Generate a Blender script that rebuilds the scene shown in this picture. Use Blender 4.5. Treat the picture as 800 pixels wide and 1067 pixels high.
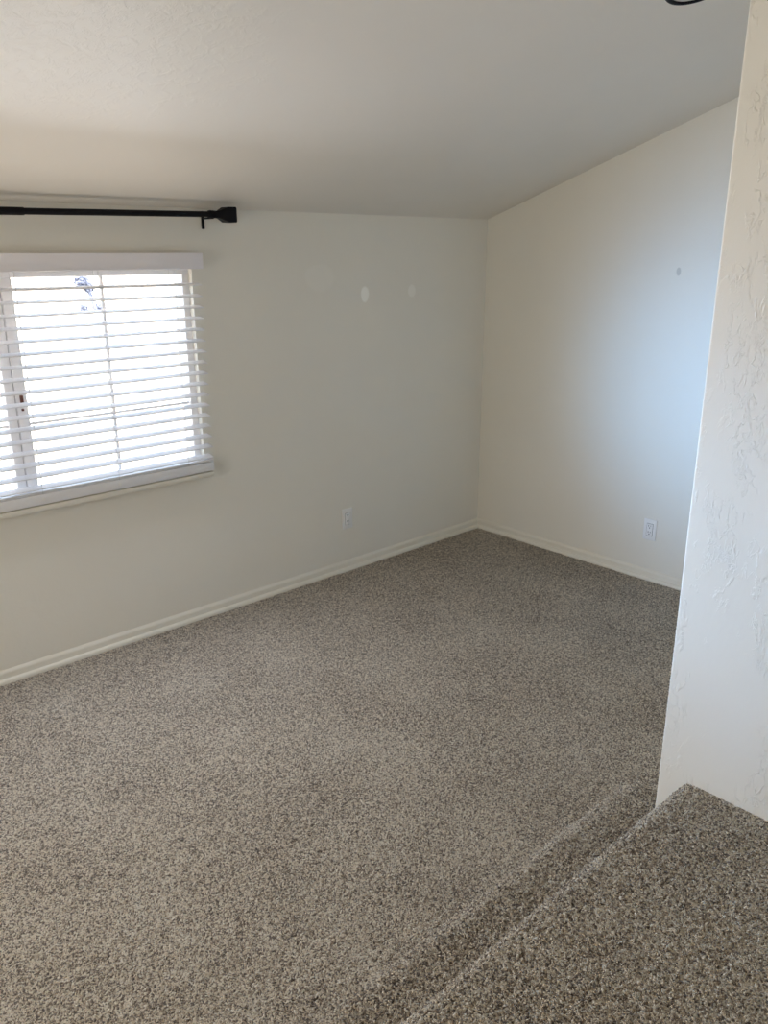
import bpy, bmesh, math, random
import numpy as np
from mathutils import Vector, Matrix

for o in list(bpy.data.objects):
    bpy.data.objects.remove(o)
S = bpy.context.scene
COL = S.collection
R = math.radians
random.seed(4)
rng = np.random.default_rng(7)

# ------------------------------------------------------------------ camera
YAW, PITCH, ROLL, FPX = 0.746640, 0.307834, -0.001390, 850.939
CAM = Vector((-4.2024, -3.5724, 1.85))
fwd = Vector((math.sin(YAW) * math.cos(PITCH), math.cos(YAW) * math.cos(PITCH), -math.sin(PITCH)))
rgt = Vector((math.cos(YAW), -math.sin(YAW), 0))
upv = rgt.cross(fwd)
r2 = math.cos(ROLL) * rgt + math.sin(ROLL) * upv
u2 = -math.sin(ROLL) * rgt + math.cos(ROLL) * upv
cd = bpy.data.cameras.new('camera')
cam = bpy.data.objects.new('camera', cd)
COL.objects.link(cam)
m = Matrix((r2, u2, -fwd)).transposed().to_4x4()
m.translation = CAM
cam.matrix_world = m
cd.sensor_fit = 'AUTO'
cd.sensor_width = 36.0
cd.lens = 36.0 * FPX / 1067.0
cd.clip_start = 0.02
S.camera = cam

# ------------------------------------------------------------------ world, lights, exposure
S.view_settings.view_transform = 'Standard'
S.view_settings.look = 'None'
S.view_settings.gamma = 1.0
S.view_settings.use_curve_mapping = False
S.view_settings.exposure = 0.0
S.cycles.diffuse_bounces = 8

W = bpy.data.worlds.new('world')
S.world = W
W.use_nodes = True
wn = W.node_tree
bg = wn.nodes['Background']
bg.inputs['Strength'].default_value = 11.0
tc = wn.nodes.new('ShaderNodeTexCoord')
sx = wn.nodes.new('ShaderNodeSeparateXYZ')
wn.links.new(tc.outputs['Generated'], sx.inputs[0])
ramp = wn.nodes.new('ShaderNodeValToRGB')       # clear sky: pale and bright low down, deeper blue above
ramp.color_ramp.elements[0].position = 0.0
ramp.color_ramp.elements[0].color = (0.55, 0.77, 1.0, 1)
ramp.color_ramp.elements[1].position = 0.42
ramp.color_ramp.elements[1].color = (0.125, 0.15, 0.195, 1)
wn.links.new(sx.outputs['Z'], ramp.inputs[0])
wn.links.new(ramp.outputs[0], bg.inputs['Color'])


def lamp(name, kind, loc, energy, color, size=None, size_y=None, aim=None):
    l = bpy.data.lights.new(name, kind)
    l.energy = energy
    l.color = color
    if kind == 'AREA':
        l.shape = 'RECTANGLE'
        l.size = size
        l.size_y = size_y or size
    o = bpy.data.objects.new(name, l)
    COL.objects.link(o)
    o.location = loc
    if aim is not None:
        o.rotation_euler = (Vector(aim) - Vector(loc)).to_track_quat('-Z', 'Y').to_euler()
    return o


sun = lamp('sun', 'SUN', (0, -10, 12), 36.0, (1.0, 0.93, 0.82))
sun.rotation_euler = Vector((0.3, 0.75, -0.85)).to_track_quat('-Z', 'Y').to_euler()
sun.data.angle = R(0.6)
# added fill lamp on the unseen left side, in place of daylight from there
side = lamp('side_fill', 'AREA', (-5.6, -1.9, 1.4), 27, (1.0, 0.91, 0.79), 1.2, 1.2, (0, -1.9, 1.2))
# added lamps inside the blind boost its daylight: sky part downwards, ground part upwards
sky_fill = lamp('window_sky_fill', 'AREA', (-3.0, -0.25, 1.31), 25, (0.76, 0.83, 0.98), 1.7, 0.93, (-3.0, -0.25 - 1, 1.31 - 0.36))
gnd_fill = lamp('window_ground_fill', 'AREA', (-3.0, -0.30, 1.31), 7.0, (1.0, 0.88, 0.76), 1.7, 0.93, (-3.0, -0.30 - 1, 1.31 + 0.45))
beam = lamp('right_wall_fill_beam', 'AREA', (-2.85, -0.42, 1.24), 6.2, (0.22, 0.52, 1.0), 0.55, 0.80, (0.0, -1.95, 1.15))  # added narrow lamp for the bluish light patch on the right wall
beam.data.spread = R(47)
beam2 = lamp('near_wall_fill_beam', 'AREA', (-3.1, -0.42, 1.2), 3.0, (0.22, 0.52, 1.0), 0.55, 0.80, (-2.15, -2.95, 1.06))  # second added beam, puts bluish light on the near textured wall
beam2.data.spread = R(38)
ptl = lamp('window_portal', 'AREA', (-3.0, 0.135, 1.29), 1.0, (1, 1, 1), 1.75, 1.05, (-3.0, -2, 1.29))
ptl.data.cycles.is_portal = True


# ------------------------------------------------------------------ materials
def newmat(name):
    mt = bpy.data.materials.new(name)
    mt.use_nodes = True
    return mt, mt.node_tree, mt.node_tree.nodes['Principled BSDF']


def N(nt, typ, **kw):
    n = nt.nodes.new(typ)
    for k, v in kw.items():
        if k in n.inputs:
            n.inputs[k].default_value = v
        else:
            setattr(n, k, v)
    return n


def noise(nt, vec, scale, detail=3, rough=0.5, dist=0.0):
    n = N(nt, 'ShaderNodeTexNoise', Scale=scale, Detail=detail, Roughness=rough, Distortion=dist)
    nt.links.new(vec, n.inputs['Vector'])
    return n.outputs['Fac']


def math_(nt, op, a, b=None, c=None):
    n = nt.nodes.new('ShaderNodeMath')
    n.operation = op
    for i, v in enumerate((a, b, c)):
        if v is None:
            continue
        if isinstance(v, (int, float)):
            n.inputs[i].default_value = v
        else:
            nt.links.new(v, n.inputs[i])
    return n.outputs[0]


def remap(nt, v, a, b, c=0.0, d=1.0):
    n = nt.nodes.new('ShaderNodeMapRange')
    n.interpolation_type = 'SMOOTHSTEP'
    nt.links.new(v, n.inputs['Value'])
    for k, x in zip(('From Min', 'From Max', 'To Min', 'To Max'), (a, b, c, d)):
        n.inputs[k].default_value = x
    return n.outputs[0]


def mixc(nt, fac, a, b):
    n = nt.nodes.new('ShaderNodeMix')
    n.data_type = 'RGBA'
    if isinstance(fac, float):
        n.inputs[0].default_value = fac
    else:
        nt.links.new(fac, n.inputs[0])
    for idx, v in ((6, a), (7, b)):
        if isinstance(v, tuple):
            n.inputs[idx].default_value = (*v, 1)
        else:
            nt.links.new(v, n.inputs[idx])
    return n.outputs[2]


def bump(nt, b, height, strength, dist):
    n = N(nt, 'ShaderNodeBump', Strength=strength, Distance=dist)
    nt.links.new(height, n.inputs['Height'])
    nt.links.new(n.outputs[0], b.inputs['Normal'])


def objco(nt):
    return nt.nodes.new('ShaderNodeTexCoord').outputs['Object']


def plain(name, col, rough=0.5, metal=0.0, spec=0.5, var=0.04, scale=8.0):
    mt, nt, b = newmat(name)
    co = objco(nt)
    f = noise(nt, co, scale, 3)
    lo = tuple(c * (1 - var) for c in col)
    hi = tuple(min(1, c * (1 + var)) for c in col)
    nt.links.new(mixc(nt, f, lo, hi), b.inputs['Base Color'])
    b.inputs['Roughness'].default_value = rough
    b.inputs['Metallic'].default_value = metal
    b.inputs['Specular IOR Level'].default_value = spec
    return mt


def ellipse_spot(nt, co, centre, radii, soft=0.35, wob=0.25):
    """1 inside an uneven ellipsoidal spot around a world point, 0 outside"""
    v = nt.nodes.new('ShaderNodeVectorMath')
    v.operation = 'SUBTRACT'
    nt.links.new(co, v.inputs[0])
    v.inputs[1].default_value = centre
    d = nt.nodes.new('ShaderNodeVectorMath')
    d.operation = 'DIVIDE'
    nt.links.new(v.outputs[0], d.inputs[0])
    d.inputs[1].default_value = radii
    l = nt.nodes.new('ShaderNodeVectorMath')
    l.operation = 'LENGTH'
    nt.links.new(d.outputs[0], l.inputs[0])
    w = math_(nt, 'MULTIPLY', math_(nt, 'SUBTRACT', noise(nt, co, 14.0, 2), 0.5), wob * 2)
    s = math_(nt, 'ADD', l.outputs['Value'], w)
    return remap(nt, s, 1 + soft / 2, 1 - soft / 2)


PAINT = (0.785, 0.76, 0.685)


def wall_paint(name, spots=(), col=PAINT):
    mt, nt, b = newmat(name)
    co = objco(nt)
    big = noise(nt, co, 1.7, 3, 0.6)
    c = mixc(nt, big, tuple(x * 0.97 for x in col), tuple(x * 1.03 for x in col))
    for centre, radii, sc, amt in spots:
        f = math_(nt, 'MULTIPLY', ellipse_spot(nt, co, centre, radii), amt)
        c = mixc(nt, f, c, sc)
    nt.links.new(c, b.inputs['Base Color'])
    b.inputs['Roughness'].default_value = 0.62
    b.inputs['Specular IOR Level'].default_value = 0.35
    h = math_(nt, 'ADD', math_(nt, 'MULTIPLY', noise(nt, co, 9.0, 4, 0.55, 0.6), 1.0),
              math_(nt, 'MULTIPLY', noise(nt, co, 70.0, 2), 0.18))
    bump(nt, b, h, 0.22, 0.006)
    return mt


LIGHTP = (0.95, 0.945, 0.89)
M_wallA = wall_paint('smooth wall paint', [
    ((-1.042, 0, 1.623), (0.030, 0.05, 0.041), LIGHTP, 0.95),
    ((-0.669, 0, 1.632), (0.030, 0.05, 0.036), LIGHTP, 0.40),
    ((-1.36, 0, 1.72), (0.10, 0.05, 0.07), LIGHTP, 0.13)])
M_wallB = wall_paint('smooth wall paint with scuff', [
    ((0, -1.328, 1.751), (0.05, 0.013, 0.021), (0.36, 0.36, 0.33), 0.45)])
M_wall = wall_paint('plain wall paint')


def trowel(name, col=PAINT):
    mt, nt, b = newmat(name)
    co = objco(nt)
    big = noise(nt, co, 2.0, 3, 0.6)
    nt.links.new(mixc(nt, big, tuple(x * 0.98 for x in col), tuple(x * 1.02 for x in col)), b.inputs['Base Color'])
    b.inputs['Roughness'].default_value = 0.55
    b.inputs['Specular IOR Level'].default_value = 0.4
    mp = N(nt, 'ShaderNodeMapping', Scale=(1.0, 1.0, 0.45))
    nt.links.new(co, mp.inputs['Vector'])
    v = mp.outputs[0]
    # soft dragged plaster with sparse, crisp torn edges and short upright strokes
    plate = remap(nt, noise(nt, v, 15.0, 5, 0.62, 0.35), 0.54, 0.59)
    mask = remap(nt, noise(nt, v, 5.5, 2), 0.46, 0.56)
    c = noise(nt, v, 44.0, 3, 0.62, 0.4)
    ridge = remap(nt, math_(nt, 'ABSOLUTE', math_(nt, 'SUBTRACT', c, 0.52)), 0.04, 0.0)
    ridge = math_(nt, 'MULTIPLY', ridge, remap(nt, noise(nt, v, 10.0, 2, 0.5), 0.52, 0.60))
    h = math_(nt, 'ADD', math_(nt, 'MULTIPLY', math_(nt, 'MULTIPLY', plate, mask), 0.35), math_(nt, 'MULTIPLY', ridge, 0.55))
    h = math_(nt, 'ADD', h, math_(nt, 'MULTIPLY', noise(nt, v, 6.0, 3), 0.8))
    h = math_(nt, 'ADD', h, math_(nt, 'MULTIPLY', noise(nt, v, 80.0, 3), 0.14))
    bump(nt, b, h, 0.6, 0.006)
    return mt


M_trowel = trowel('trowelled plaster')


def ceiling_mat():
    mt, nt, b = newmat('ceiling paint')
    co = objco(nt)
    f = noise(nt, co, 1.6, 4, 0.6)
    c = mixc(nt, f, (0.71, 0.68, 0.62), (0.77, 0.735, 0.675))
    patch = ellipse_spot(nt, co, (-3.15, -1.15, 2.43), (0.55, 0.42, 0.9), 0.8, 0.9)
    c = mixc(nt, math_(nt, 'MULTIPLY', patch, math_(nt, 'MULTIPLY', noise(nt, co, 5.0, 4, 0.6), 0.35)), c, (0.82, 0.785, 0.68))
    nt.links.new(c, b.inputs['Base Color'])
    b.inputs['Roughness'].default_value = 0.5
    b.inputs['Specular IOR Level'].default_value = 0.4
    rough = math_(nt, 'MULTIPLY', remap(nt, noise(nt, co, 26.0, 5, 0.68, 0.6), 0.45, 0.62), math_(nt, 'ADD', math_(nt, 'MULTIPLY', patch, 0.7), 0.03))
    h = math_(nt, 'ADD', rough, math_(nt, 'MULTIPLY', noise(nt, co, 60.0, 2), 0.10))
    bump(nt, b, h, 0.3, 0.005)
    return mt


M_ceil = ceiling_mat()


def carpet_mat():
    mt, nt, b = newmat('speckled cut pile carpet')
    co = objco(nt)
    wob = N(nt, 'ShaderNodeTexNoise', Scale=85.0, Detail=2.0)
    nt.links.new(co, wob.inputs['Vector'])
    add = nt.nodes.new('ShaderNodeVectorMath')
    add.operation = 'MULTIPLY_ADD'
    nt.links.new(wob.outputs['Color'], add.inputs[0])
    add.inputs[1].default_value = (0.009, 0.009, 0.009)
    nt.links.new(co, add.inputs[2])
    vo = N(nt, 'ShaderNodeTexVoronoi', Scale=215.0)
    nt.links.new(add.outputs[0], vo.inputs['Vector'])
    sep = nt.nodes.new('ShaderNodeSeparateColor')
    nt.links.new(vo.outputs['Color'], sep.inputs[0])
    fine = noise(nt, co, 420.0, 2, 0.7)
    vo2 = N(nt, 'ShaderNodeTexVoronoi', Scale=390.0)
    nt.links.new(add.outputs[0], vo2.inputs['Vector'])
    sep2 = nt.nodes.new('ShaderNodeSeparateColor')
    nt.links.new(vo2.outputs['Color'], sep2.inputs[0])
    t = math_(nt, 'ADD', math_(nt, 'MULTIPLY', sep.outputs[0], 0.62), math_(nt, 'MULTIPLY', sep2.outputs[1], 0.38))
    big = noise(nt, co, 2.2, 4, 0.6)
    t = math_(nt, 'ADD', t, math_(nt, 'MULTIPLY', math_(nt, 'SUBTRACT', big, 0.5), 0.35))
    cr = nt.nodes.new('ShaderNodeValToRGB')
    e = cr.color_ramp.elements
    cols = [(0.22, (0.08, 0.054, 0.034)), (0.39, (0.40, 0.31, 0.218)), (0.55, (0.80, 0.66, 0.485)), (0.72, (1.0, 0.92, 0.78))]
    e[0].position, e[0].color = cols[0][0], (*cols[0][1], 1)
    e[1].position, e[1].color = cols[-1][0], (*cols[-1][1], 1)
    for p, cc in cols[1:-1]:
        k = e.new(p)
        k.color = (*cc, 1)
    nt.links.new(t, cr.inputs[0])
    nt.links.new(cr.outputs[0], b.inputs['Base Color'])
    b.inputs['Roughness'].default_value = 0.95
    b.inputs['Specular IOR Level'].default_value = 0.1
    b.inputs['Sheen Weight'].default_value = 0.3
    h = math_(nt, 'ADD', math_(nt, 'MULTIPLY', vo.outputs['Distance'], -85.0), math_(nt, 'MULTIPLY', fine, 0.5))
    bump(nt, b, h, 0.7, 0.004)
    return mt


M_carpet = carpet_mat()
M_trim = plain('trim paint', (0.73, 0.70, 0.615), 0.42, var=0.02)
M_vinyl = plain('white vinyl', (0.82, 0.80, 0.80), 0.35, var=0.02)
M_valance = plain('white valance', (0.82, 0.79, 0.82), 0.4, var=0.02)
M_plate = plain('white plastic', (0.83, 0.83, 0.82), 0.3, var=0.01)
M_slot = plain('dark slot', (0.03, 0.03, 0.035), 0.6)
M_black = plain('black powder coated metal', (0.004, 0.004, 0.006), 0.5, 0.0, 0.15)
M_gasket = plain('grey gasket', (0.5, 0.48, 0.5), 0.6)
M_latch = plain('brown latch', (0.12, 0.045, 0.03), 0.4)
M_cord = plain('pale cord', (0.7, 0.69, 0.68), 0.8)
M_frost = plain('frosted shade', (0.80, 0.80, 0.78), 0.3)
M_gravel = plain('pale gravel', (0.62, 0.54, 0.44), 0.9, var=0.25, scale=3.0)
M_leaf = plain('haze tinted leaves', (0.12, 0.135, 0.19), 0.8, spec=0.1, var=0.3)  # bluish sky haze is mixed into the leaf colour


def slat_mat():
    mt, nt, b = newmat('white slat')
    co = objco(nt)
    f = noise(nt, co, 30.0, 2)
    nt.links.new(mixc(nt, f, (0.77, 0.77, 0.79), (0.81, 0.81, 0.83)), b.inputs['Base Color'])
    b.inputs['Roughness'].default_value = 0.38
    return mt


M_slat = slat_mat()


def glass_mat():
    mt = bpy.data.materials.new('window glass')
    mt.use_nodes = True
    nt = mt.node_tree
    out = nt.nodes['Material Output']
    nt.nodes.remove(nt.nodes['Principled BSDF'])
    tr = nt.nodes.new('ShaderNodeBsdfTransparent')
    tr.inputs[0].default_value = (0.96, 0.97, 0.98, 1)
    gl = nt.nodes.new('ShaderNodeBsdfGlossy')
    gl.inputs['Roughness'].default_value = 0.02
    lw = N(nt, 'ShaderNodeLayerWeight', Blend=0.5)
    fr = math_(nt, 'ADD', math_(nt, 'MULTIPLY', math_(nt, 'POWER', lw.outputs['Facing'], 4.0), 0.6), 0.02)
    mx = nt.nodes.new('ShaderNodeMixShader')
    nt.links.new(fr, mx.inputs[0])
    nt.links.new(tr.outputs[0], mx.inputs[1])
    nt.links.new(gl.outputs[0], mx.inputs[2])
    nt.links.new(mx.outputs[0], out.inputs['Surface'])
    return mt


M_glass = glass_mat()


# ------------------------------------------------------------------ mesh helpers
def link_bm(name, bm, mat, parent=None, smooth=False, sharp=40):
    me = bpy.data.meshes.new(name)
    bm.normal_update()
    bm.to_mesh(me)
    bm.free()
    me.materials.append(mat)
    o = bpy.data.objects.new(name, me)
    COL.objects.link(o)
    if parent:
        o.parent = parent
    if smooth:
        for p in me.polygons:
            p.use_smooth = True
        me.set_sharp_from_angle(angle=R(sharp))
    return o


def add_box(bm, lo, hi, bev=0.0, seg=2):
    lo, hi = Vector(lo), Vector(hi)
    r = bmesh.ops.create_cube(bm, size=1.0)
    vs = r['verts']
    c, s = (lo + hi) / 2, hi - lo
    for v in vs:
        v.co = Vector((v.co.x * s.x, v.co.y * s.y, v.co.z * s.z)) + c
    if bev:
        es = list({e for v in vs for e in v.link_edges})
        bmesh.ops.bevel(bm, geom=es, offset=bev, segments=seg, affect='EDGES', profile=0.5)
    return bm


def box(name, lo, hi, mat, parent=None, bev=0.0, seg=2):
    return link_bm(name, add_box(bmesh.new(), lo, hi, bev, seg), mat, parent, smooth=bev > 0)


def add_cyl(bm, a, b, r1, r2=None, n=20):
    a, b = Vector(a), Vector(b)
    d = b - a
    mtx = Matrix.Translation((a + b) / 2) @ d.to_track_quat('Z', 'Y').to_matrix().to_4x4()
    bmesh.ops.create_cone(bm, cap_ends=True, segments=n, radius1=r1, radius2=r1 if r2 is None else r2, depth=d.length, matrix=mtx)
    return bm


def add_lathe(bm, origin, axis, prof, n=28):
    """prof: list of (distance along axis, radius)"""
    axis = Vector(axis).normalized()
    q = axis.to_track_quat('Z', 'Y')
    rings = []
    for d, r in prof:
        rings.append([bm.verts.new(Vector(origin) + q @ Vector((r * math.cos(2 * math.pi * k / n), r * math.sin(2 * math.pi * k / n), d))) for k in range(n)])
    for a, b in zip(rings[:-1], rings[1:]):
        for k in range(n):
            bm.faces.new((a[k], a[(k + 1) % n], b[(k + 1) % n], b[k]))
    if prof[0][1] > 1e-6:
        bm.faces.new(list(reversed(rings[0])))
    if prof[-1][1] > 1e-6:
        bm.faces.new(rings[-1])
    return bm


def add_prism(bm, pts, a, b):
    """closed profile pts (3D offsets) swept from a to b"""
    A = [bm.verts.new(Vector(a) + Vector(p)) for p in pts]
    B = [bm.verts.new(Vector(b) + Vector(p)) for p in pts]
    n = len(pts)
    for i in range(n):
        bm.faces.new((A[i], A[(i + 1) % n], B[(i + 1) % n], B[i]))
    bm.faces.new(list(reversed(A)))
    bm.faces.new(B)
    bmesh.ops.recalc_face_normals(bm, faces=bm.faces)
    return bm


def struct(o, label=None, cat=None):
    o['kind'] = 'structure'
    if label:
        o['label'] = label
    if cat:
        o['category'] = cat
    return o


def empty(name, loc=(0, 0, 0)):
    o = bpy.data.objects.new(name, None)
    o.empty_display_size = 0.1
    COL.objects.link(o)
    o.location = loc
    return o


def tag(o, label, cat, group=None):
    o['label'] = label
    o['category'] = cat
    if group:
        o['group'] = group
    return o


def parent_keep(o, p):
    """parts are modelled in world space; keep them there under an empty at the thing's base"""
    o.parent = p
    o.matrix_parent_inverse = Matrix.Translation(-Vector(p.location))
    return o


def grid_mesh(name, P, mat, parent=None):
    """P: (nu, nv, 3) numpy grid -> smooth quad mesh"""
    nu, nv = P.shape[:2]
    me = bpy.data.meshes.new(name)
    idx = np.arange(nu * nv, dtype=np.int32).reshape(nu, nv)
    q = np.stack([idx[:-1, :-1], idx[1:, :-1], idx[1:, 1:], idx[:-1, 1:]], -1).reshape(-1, 4)
    me.vertices.add(nu * nv)
    me.vertices.foreach_set('co', P.reshape(-1).astype(np.float32))
    me.loops.add(q.size)
    me.loops.foreach_set('vertex_index', q.reshape(-1))
    me.polygons.add(len(q))
    me.polygons.foreach_set('loop_start', np.arange(0, q.size, 4, dtype=np.int32))
    me.polygons.foreach_set('use_smooth', np.ones(len(q), dtype=bool))
    me.update(calc_edges=True)
    me.validate()
    me.materials.append(mat)
    o = bpy.data.objects.new(name, me)
    COL.objects.link(o)
    if parent:
        o.parent = parent
    return o


def resample(pts, step):
    """pts: 2D polyline -> evenly spaced points with normals"""
    pts = np.array(pts, float)
    seg = np.linalg.norm(np.diff(pts, axis=0), axis=1)
    s = np.r_[0, np.cumsum(seg)]
    n = max(2, int(s[-1] / step))
    t = np.linspace(0, s[-1], n + 1)
    return np.stack([np.interp(t, s, pts[:, k]) for k in range(pts.shape[1])], 1)


def tufted(P, amp, jit):
    """push every grid point out along the surface normal by a random pile height"""
    du = np.gradient(P, axis=0)
    dv = np.gradient(P, axis=1)
    nrm = np.cross(du, dv)
    nrm /= np.linalg.norm(nrm, axis=-1, keepdims=True) + 1e-12
    h = rng.normal(0, 1, P.shape[:2]).clip(-2, 2) * amp
    return P + nrm * h[..., None] + rng.normal(0, jit, P.shape)


# ------------------------------------------------------------------ the room
H, SL = 2.04756, 0.332609          # wall height at the window wall, ceiling slope
XP, YP = -2.1535, -2.5808          # corner of the near textured wall
XL, YB = -5.7, -5.6                # unseen left and rear walls
OX0, OX1, OZ0, OZ1 = -3.865, -2.135, 0.795, 1.80    # window opening


def ceil_z(y):
    return H - SL * y


# window wall (y = 0) with its opening
bm = bmesh.new()
add_box(bm, (XL, 0, -0.02), (OX0, 0.13, H + 0.1))
add_box(bm, (OX1, 0, -0.02), (0.13, 0.13, H + 0.1))
add_box(bm, (OX0, 0, -0.02), (OX1, 0.13, OZ0))
add_box(bm, (OX0, 0, OZ1), (OX1, 0.13, H + 0.1))
struct(link_bm('wall_left', bm, M_wallA))

# far right wall (x = 0), its top follows the slope
bm = bmesh.new()
y1 = YP - 0.05
f = [bm.verts.new(v) for v in ((0, 0, -0.02), (0, y1, -0.02), (0, y1, ceil_z(y1) + 0.05), (0, 0, H + 0.05))]
g = [bm.verts.new((0.13, v.co.y, v.co.z)) for v in f]
bm.faces.new(f)
bm.faces.new(g[::-1])
for i in range(4):
    bm.faces.new((f[i], g[i], g[(i + 1) % 4], f[(i + 1) % 4]))
bmesh.ops.recalc_face_normals(bm, faces=bm.faces)
struct(link_bm('wall_right', bm, M_wallB))

# near textured wall: a solid corner beside the stairs, rounded edge
bm = bmesh.new()
top = [(XP, YP), (0.13, YP), (0.13, YB), (XP, YB)]
lo = [bm.verts.new((x, y, -0.02)) for x, y in top]
hi = [bm.verts.new((x, y, min(ceil_z(y), ceil_z(-3.9)) + 0.05)) for x, y in top]
bm.faces.new(lo[::-1])
bm.faces.new(hi)
for i in range(4):
    bm.faces.new((lo[i], lo[(i + 1) % 4], hi[(i + 1) % 4], hi[i]))
bmesh.ops.recalc_face_normals(bm, faces=bm.faces)
bm.edges.ensure_lookup_table()
ce = [e for e in bm.edges if all(abs(v.co.x - XP) < 1e-4 and abs(v.co.y - YP) < 1e-4 for v in e.verts)]
bmesh.ops.bevel(bm, geom=ce, offset=0.008, segments=4, affect='EDGES', profile=0.5)
struct(link_bm('wall_near', bm, M_trowel, smooth=True))

struct(box('wall_side', (XL - 0.13, YB, -0.02), (XL, 0.13, 3.6), M_wall))
struct(box('wall_rear', (XL - 0.13, YB - 0.13, -0.02), (0.13, YB, 3.6), M_wall))

# ceiling: slopes up from the window wall, flat beyond the stairs
bm = bmesh.new()
prof = [(0.0, H, 0.0), (0.0, ceil_z(-3.9), -3.9), (0.0, ceil_z(-3.9), YB - 0.1)]
secs = []
for x in (XL - 0.13, 0.13):
    secs.append([bm.verts.new((x, y, z)) for _, z, y in prof] + [bm.verts.new((x, y, z + 0.15)) for _, z, y in prof[::-1]])
n = len(secs[0])
for i in range(n):
    bm.faces.new((secs[0][i], secs[0][(i + 1) % n], secs[1][(i + 1) % n], secs[1][i]))
bm.faces.new(secs[0][::-1])
bm.faces.new(secs[1])
bmesh.ops.recalc_face_normals(bm, faces=bm.faces)
struct(link_bm('ceiling', bm, M_ceil))

# carpeted floor: dense pile where it is seen
xs = np.r_[np.linspace(XL, -4.4, 30)[:-1], np.arange(-4.4, 0.004, 0.006)]
ys = np.arange(-2.70, 0.004, 0.006)
X, Y = np.meshgrid(xs, ys, indexing='ij')
Z = 0.0015 * np.sin(X * 5.1 + 1.3 * np.sin(Y * 4.0)) * np.sin(Y * 6.3 + X)
P = np.stack([X, Y, Z], -1)
P[2:-2, 2:-2] = tufted(P, 0.0019, 0.0012)[2:-2, 2:-2]
struct(grid_mesh('floor', P, M_carpet))


def step_profile(y_nose, z_top, z_bot, y_back, r, over, sag=0.0):
    """carpet path over one step: up the riser, round the nose, back along the tread"""
    pts = [(y_nose - over, z_bot)]
    zc = z_top - r
    pts.append((y_nose - over, zc - r * 1.2))
    for k in range(0, 19):
        a = R(-70 + k * 160 / 18)
        pts.append((y_nose - r + r * math.cos(a), zc + r * math.sin(a)))
    pts.append((y_back, z_top - sag))
    return pts


def carpet_step(name, y_nose, z_top, z_bot, y_back, x0, x1, r, over, end_round, label, dense_x0, sag=0.0):
    prof = resample(step_profile(y_nose, z_top, z_bot, y_back, r, over, sag), 0.0048)
    xs = np.r_[np.linspace(x0, dense_x0, 12)[:-1], np.arange(dense_x0, x1 + 0.003, 0.0048)]
    P = np.zeros((len(xs), len(prof), 3))
    for i, x in enumerate(xs):
        P[i, :, 0] = x
        P[i, :, 1] = prof[:, 0]
        P[i, :, 2] = prof[:, 1]
        if end_round:                       # the right-hand end rolls over and down
            d = x - (x1 - end_round)
            if d > 0:
                k = min(1.0, d / end_round)
                drop = 1 - math.sqrt(max(0.0, 1 - k * k))
                P[i, :, 2] = np.maximum(z_bot, prof[:, 1] - drop * end_round)
                P[i, :, 1] = prof[:, 0] - drop * end_round * 0.55 * np.clip((prof[:, 0] - (y_nose - 0.12)) / 0.12, 0, 1)
    if end_round:                           # closing face of the end, straight down to the floor
        last = P[-1].copy()
        ext = []
        for t in np.linspace(0, 1, 22)[1:]:
            e = last.copy()
            e[:, 2] = last[:, 2] * (1 - t) + z_bot * t
            ext.append(e)
        P = np.concatenate([P, np.array(ext)], 0)
    T = tufted(P, 0.0021, 0.0010)
    T[:, 0] = P[:, 0]
    if not end_round:
        T[-1] = P[-1]
        T[-2] = P[-2]
    o = grid_mesh(name, T, M_carpet)
    return tag(o, label, 'step')


carpet_step('carpeted_step', -2.400, 0.18, 0.0, -2.645, XL, -2.0, 0.060, 0.018, 0.045,
            'narrow carpeted step with rounded nose just above the lower floor', -3.75, 0.020)
carpet_step('carpeted_landing', -2.652, 0.36, 0.0, -3.75, XL, XP + 0.001, 0.042, 0.0, 0,
            'wide speckled brown carpeted landing at the foot of the textured wall', -3.95)
land = box('floor_landing', (XL, YB, 0.30), (XP, -3.70, 0.359), M_carpet)
struct(land)

# baseboards with a shoe moulding
prof_bb = [(0.0, 0.0), (0.026, 0.0), (0.026, 0.010), (0.0235, 0.017), (0.0185, 0.0215), (0.013, 0.0235), (0.012, 0.026),
           (0.012, 0.044), (0.0105, 0.050), (0.006, 0.056), (0.0, 0.063)]
bm = add_prism(bmesh.new(), [(0, -o, z) for o, z in prof_bb], (XL, 0, 0), (0, 0, 0))
struct(link_bm('baseboard_left', bm, M_trim, smooth=True, sharp=30))
bm = add_prism(bmesh.new(), [(-o, 0, z) for o, z in prof_bb], (0, 0, 0), (0, YP, 0))
struct(link_bm('baseboard_right', bm, M_trim, smooth=True, sharp=30))

# ------------------------------------------------------------------ window
win = struct(empty('window_1', ((OX0 + OX1) / 2, 0.06, OZ0)))


def wpart(name, boxes, mat, bev=0.003):
    bm = bmesh.new()
    for lo_, hi_ in boxes:
        add_box(bm, lo_, hi_, bev)
    o = link_bm(name, bm, mat, smooth=True)
    return parent_keep(o, win)


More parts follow.
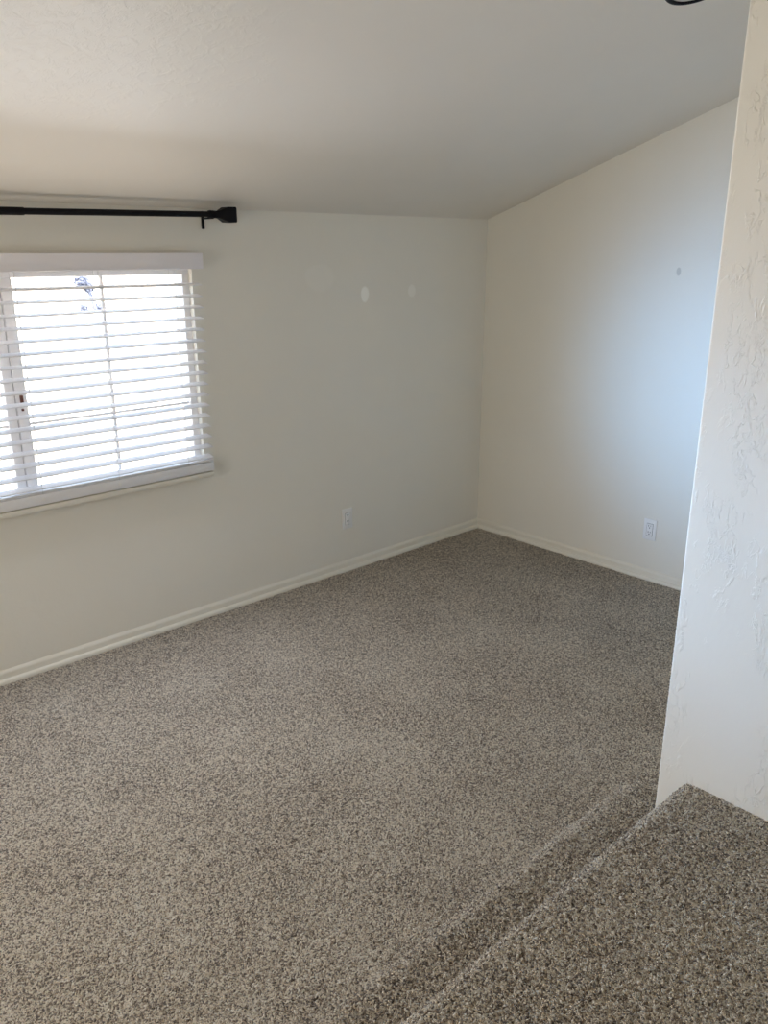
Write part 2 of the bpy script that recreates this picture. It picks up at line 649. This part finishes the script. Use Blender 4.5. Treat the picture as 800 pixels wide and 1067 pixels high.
wpart('window_frame', [((OX0, 0.03, OZ0), (OX0 + 0.035, 0.11, OZ1)), ((OX1 - 0.036, 0.03, OZ0), (OX1, 0.11, OZ1)),
                       ((OX0 + 0.03, 0.03, 1.752), (OX1 - 0.03, 0.11, OZ1)), ((OX0 + 0.03, 0.03, OZ0), (OX1 - 0.03, 0.11, 0.83))], M_vinyl)
wpart('meeting_stile', [((-3.000, 0.032, 0.83), (-2.955, 0.085, 1.752))], M_vinyl)
wpart('sash_stile', [((-3.042, 0.040, 0.83), (-3.004, 0.090, 1.752))], M_vinyl)
wpart('gasket', [((-3.0055, 0.045, 0.83), (-2.9985, 0.080, 1.752))], M_gasket, 0.001)
GZ = (1.139, 1.441)
for a, b, vx in ((-2.956, OX1 - 0.034, -2.562), (OX0 + 0.033, -3.041, -3.43)):
    bm = bmesh.new()
    add_box(bm, (vx - 0.007, 0.048, 0.829), (vx + 0.007, 0.060, 1.753), 0.002)
    for z in GZ:
        add_box(bm, (a, 0.050, z - 0.006), (b, 0.062, z + 0.006), 0.002)
    parent_keep(link_bm('muntin_grid', bm, M_vinyl, smooth=True), win)
    parent_keep(box('pane', (a, 0.066, 0.829), (b, 0.070, 1.753), M_glass), win)
lat = wpart('latch', [((-2.986, 0.020, 1.235), (-2.974, 0.033, 1.270)), ((-2.985, 0.022, 1.203), (-2.976, 0.033, 1.213))], M_latch, 0.002)
lat['label'] = 'brown window latch'
sill = wpart('window_sill', [((OX0 - 0.018, -0.064, 0.774), (OX1 + 0.012, 0.0, 0.7985)), ((OX0, -0.004, 0.774), (OX1, 0.035, 0.7985))], M_trim, 0.004)

# ------------------------------------------------------------------ blind
SX0, SX1 = -3.885, -2.117
blind = tag(empty('window_blind', (-3.0, -0.035, 0.80)),
            'white horizontal slat blind, open, hung over the bright window under the black rod', 'blind')
bm = bmesh.new()
add_box(bm, (SX0 - 0.006, -0.078, 1.778), (SX1 + 0.002, -0.066, 1.849), 0.003)
add_box(bm, (SX0 - 0.006, -0.067, 1.780), (SX0 + 0.004, -0.001, 1.847), 0.002)
add_box(bm, (SX1 - 0.008, -0.067, 1.780), (SX1 + 0.002, -0.001, 1.847), 0.002)
parent_keep(link_bm('valance', bm, M_valance, smooth=True), blind)
parent_keep(box('headrail', (SX0 + 0.01, -0.060, 1.795), (SX1 - 0.01, -0.004, 1.845), M_valance, bev=0.003), blind)
TILT = R(10)
slats = []
bm = bmesh.new()
prof = []
for k in range(9):                      # a shallow crown
    t = -1 + k / 4
    prof.append((t * 0.025, 0.0018 + 0.0014 * (1 - t * t)))
for k in range(9):
    t = 1 - k / 4
    prof.append((t * 0.025, -0.0018 + 0.0014 * (1 - t * t)))
rot = Matrix.Rotation(TILT, 3, 'X')
add_prism(bm, [tuple(rot @ Vector((0, y, z))) for y, z in prof], (SX0 - 0, 0, 0), (SX1, 0, 0))
s0 = link_bm('slat', bm, M_slat, smooth=True, sharp=50)
Z0, DZ, NS = 1.7085, 0.0521, 17
for k in range(NS):
    s = s0 if k == 0 else s0.copy()
    if k:
        COL.objects.link(s)
    s.location = (random.uniform(-0.002, 0.002), -0.035, Z0 - k * DZ)
    parent_keep(s, blind)
# last slats lie stacked on the bottom rail
for k in range(2):
    s = s0.copy()
    COL.objects.link(s)
    s.location = (0, -0.035, 0.8590 - k * 0.0055)
    s.rotation_euler = (-TILT, 0, 0)
    parent_keep(s, blind)
br = parent_keep(box('bottom_rail', (SX0, -0.062, 0.8022), (SX1, -0.008, 0.8490), M_slat, bev=0.004), blind)
for x in (-2.975, -2.622, -3.38, -2.26, -3.74):
    bm = bmesh.new()
    for y in (-0.064, -0.008):
        add_cyl(bm, (x, y, 0.846), (x, y, 1.795), 0.0009, n=6)
    add_cyl(bm, (x + 0.009, -0.035, 0.846), (x + 0.009, -0.035, 1.795), 0.0009, n=6)
    parent_keep(link_bm('ladder_cord', bm, M_cord), blind)
    if x in (-2.975, -2.622):
        p = add_lathe(bmesh.new(), (x, -0.0615, 0.826), (0, -1, 0), [(0, 0.008), (0.002, 0.008), (0.003, 0.0055)], 16)
        pl = link_bm('rail_plug', p, M_plate, smooth=True)
        pl.parent = br
        pl.matrix_parent_inverse = br.matrix_parent_inverse.inverted() @ Matrix.Translation((0, 0, 0)) if False else Matrix.Identity(4)

# ------------------------------------------------------------------ curtain rod
RY, RZ = -0.09, 2.0155
rod = tag(empty('curtain_rod', (-3.0, 0.0, 1.955)),
          'long black metal curtain rod with square flared end above the window blind', 'curtain rod')


def rz(x):                                      # the rod hangs a little out of level
    return 2.0185 + (x + 2.074) * 0.0137


def rp(o):
    return parent_keep(o, rod)


rp(link_bm('inner_tube', add_cyl(bmesh.new(), (-2.97, RY, rz(-2.97)), (-2.065, RY, rz(-2.065)), 0.0128), M_black, smooth=True))
rp(link_bm('outer_tube', add_cyl(bmesh.new(), (-4.02, RY, rz(-4.02)), (-2.915, RY, rz(-2.915)), 0.0152), M_black, smooth=True))
for xe, sg in ((-2.068, 1), (-4.02, -1)):
    bm = bmesh.new()
    add_lathe(bm, (xe - sg * 0.012, RY, rz(xe)), (sg, 0, 0), [(0, 0.0128), (0.002, 0.0165), (0.012, 0.0180), (0.022, 0.0165), (0.040, 0.0165)])
    c = rp(link_bm('collar', bm, M_black, smooth=True))
    bm = bmesh.new()
    rings = []
    for d, s in ((0.022, 0.0150), (0.040, 0.0160), (0.072, 0.0300), (0.078, 0.0335), (0.120, 0.0345), (0.124, 0.0325)):
        rings.append([bm.verts.new((xe + sg * d, RY + a * s, rz(xe) + b * s)) for a, b in ((-1, -1), (1, -1), (1, 1), (-1, 1))])
    for a, b in zip(rings[:-1], rings[1:]):
        for k in range(4):
            bm.faces.new((a[k], a[(k + 1) % 4], b[(k + 1) % 4], b[k]))
    bm.faces.new(rings[0][::-1])
    bm.faces.new(rings[-1])
    bmesh.ops.recalc_face_normals(bm, faces=bm.faces)
    bmesh.ops.bevel(bm, geom=bm.edges[:], offset=0.0025, segments=2, affect='EDGES')
    rp(link_bm('finial', bm, M_black, smooth=True, sharp=35))
    bx = xe + sg * 0.013 - (0.004 if sg > 0 else 0) if sg < 0 else -2.058
    bm = bmesh.new()
    add_box(bm, (bx - 0.008, -0.006, 1.955), (bx + 0.008, 0.0, 2.036), 0.003)
    add_box(bm, (bx - 0.006, RY - 0.004, rz(bx) - 0.020), (bx + 0.006, -0.004, rz(bx) - 0.0125), 0.002)
    add_lathe(bm, (bx - 0.006, RY, rz(bx)), (1, 0, 0), [(0, 0.0130), (0, 0.0170), (0.012, 0.0170), (0.012, 0.0130)])
    rp(link_bm('bracket', bm, M_black, smooth=True))


# ------------------------------------------------------------------ wall outlets
def make_outlet(name, pos, rotz, label):
    """built facing -y around its own origin at the wall surface"""
    root = tag(empty(name, pos), label, 'outlet', 'wall outlets')
    root.rotation_euler = (0, 0, rotz)
    w, h = 0.081, 0.127
    bm = bmesh.new()
    add_box(bm, (-w / 2, -0.007, -h / 2), (w / 2, 0.0, h / 2), 0.004, 3)
    link_bm('cover_plate', bm, M_plate, root, smooth=True)
    bm = bmesh.new()
    add_box(bm, (-0.0185, -0.0095, -0.036), (0.0185, -0.006, 0.036), 0.0012)
    rec = link_bm('receptacle', bm, M_plate, root, smooth=True)
    bm = bmesh.new()
    # the fine dark gap round the receptacle and the slots
    for lo_, hi_ in (((-0.020, -0.0074, -0.0375), (0.020, -0.0066, -0.0358)), ((-0.020, -0.0074, 0.0358), (0.020, -0.0066, 0.0375)),
                     ((-0.020, -0.0074, -0.037), (-0.0183, -0.0066, 0.037)), ((0.0183, -0.0074, -0.037), (0.020, -0.0066, 0.037))):
        add_box(bm, lo_, hi_)
    link_bm('gap', bm, M_slot, root)
    for cz in (0.019, -0.019):
        bm = bmesh.new()
        add_box(bm, (-0.0078, -0.0100, cz + 0.000), (-0.0052, -0.0090, cz + 0.010))
        add_box(bm, (0.0052, -0.0100, cz + 0.001), (0.0078, -0.0090, cz + 0.009))
        add_cyl(bm, (0, -0.0090, cz - 0.0075), (0, -0.0100, cz - 0.0075), 0.0032, n=14)
        link_bm('socket', bm, M_slot, rec)
    for cz in (0.050, -0.050):
        bm = add_lathe(bmesh.new(), (0, -0.0068, cz), (0, -1, 0), [(0, 0.003), (0.0006, 0.003), (0.001, 0.002)], 12)
        link_bm('screw', bm, M_plate, root, smooth=True)
    return root


make_outlet('wall_outlet', (-1.200, 0.0, 0.328), 0.0,
            'white outlet on the window wall below the two patched spots')
make_outlet('wall_outlet', (0.0, -1.317, 0.307), R(-90),
            'white outlet on the far right wall beside the textured wall edge')

# ------------------------------------------------------------------ round ceiling light, its rim just reaching into the frame
cx, cy, rr, off = -1.444, -2.069, 0.130, 0.08
nrm = Vector((0, -SL, -1)).normalized()
base = Vector((cx, cy, ceil_z(cy)))
light = tag(empty('ceiling_light', base), 'black rimmed round fixture on the sloped ceiling at the top edge', 'ceiling light')


def lpart(name, prof, mat):
    bm = add_lathe(bmesh.new(), base, nrm, prof, 56)
    bmesh.ops.recalc_face_normals(bm, faces=bm.faces)
    return parent_keep(link_bm(name, bm, mat, smooth=True, sharp=35), light)


lpart('ceiling_plate', [(0.0, 0.110), (0.050, 0.110), (0.053, 0.105)], M_frost)
q = nrm.to_track_quat('Z', 'Y')
bm = bmesh.new()
NR, NS2, tr = 72, 14, 0.0095
rings = []
for i in range(NR):
    a = 2 * math.pi * i / NR
    rings.append([bm.verts.new(base + q @ Vector(((rr - tr + tr * math.cos(t)) * math.cos(a), (rr - tr + tr * math.cos(t)) * math.sin(a), off - tr + tr * math.sin(t))))
                  for t in (2 * math.pi * k / NS2 for k in range(NS2))])
for i in range(NR):
    A, B = rings[i], rings[(i + 1) % NR]
    for k in range(NS2):
        bm.faces.new((A[k], A[(k + 1) % NS2], B[(k + 1) % NS2], B[k]))
bmesh.ops.recalc_face_normals(bm, faces=bm.faces)
parent_keep(link_bm('rim', bm, M_black, smooth=True), light)
lpart('diffuser', [(0.050, rr - 0.012), (off - 0.008, rr - 0.012), (off - 0.006, rr - 0.016), (off - 0.004, 0.03), (off - 0.004, 0.001)], M_frost)

# ------------------------------------------------------------------ outdoors, washed out by daylight
bm = bmesh.new()
add_box(bm, (-40, 0.14, -0.5), (60, 90, -0.3))
yard = struct(link_bm('ground', bm, M_gravel))


def small_tree(pos, h, label):
    """leaning trunk, lopsided leafy crown and low suckers at the foot"""
    root = tag(empty('tree', pos), label, 'tree')
    bm = bmesh.new()
    for (cx_, cy_, cz_), (ax, ay, az), cnt in (((-0.22, 0, 0.78), (0.20, 0.2, 0.17), 900), ((-0.05, 0, 0.62), (0.15, 0.2, 0.15), 500),
                                               ((-0.24, 0, 0.10), (0.12, 0.12, 0.12), 260), ((0.20, 0, 0.10), (0.20, 0.15, 0.13), 420)):
        for k in range(cnt):
            d = Vector((random.gauss(0, 1), random.gauss(0, 1), random.gauss(0, 1))).normalized() * random.uniform(0.2, 1.0)
            c = Vector((cx_ + d.x * ax, cy_ + d.y * ay, cz_ + d.z * az)) * h
            a = Vector((random.uniform(-1, 1), random.uniform(-1, 1), random.uniform(-1, 1))).normalized()
            b = a.orthogonal().normalized()
            s_ = h * 0.04
            bm.faces.new([bm.verts.new(c + a * s_), bm.verts.new(c + b * s_ * 0.5), bm.verts.new(c - a * s_), bm.verts.new(c - b * s_ * 0.5)])
    link_bm('foliage', bm, M_leaf, root)
    link_bm('trunk', add_cyl(bmesh.new(), (0.12 * h, 0, 0), (-0.10 * h, 0, 0.7 * h), h * 0.06, h * 0.045, 10), M_leaf, root, smooth=True)
    return root


small_tree((9.41, 27.48, -0.3), 1.44, 'small leaning tree outdoors, leaves tinted bluish as by haze, behind the top slats of the blind')

# ------------------------------------------------------------------ end
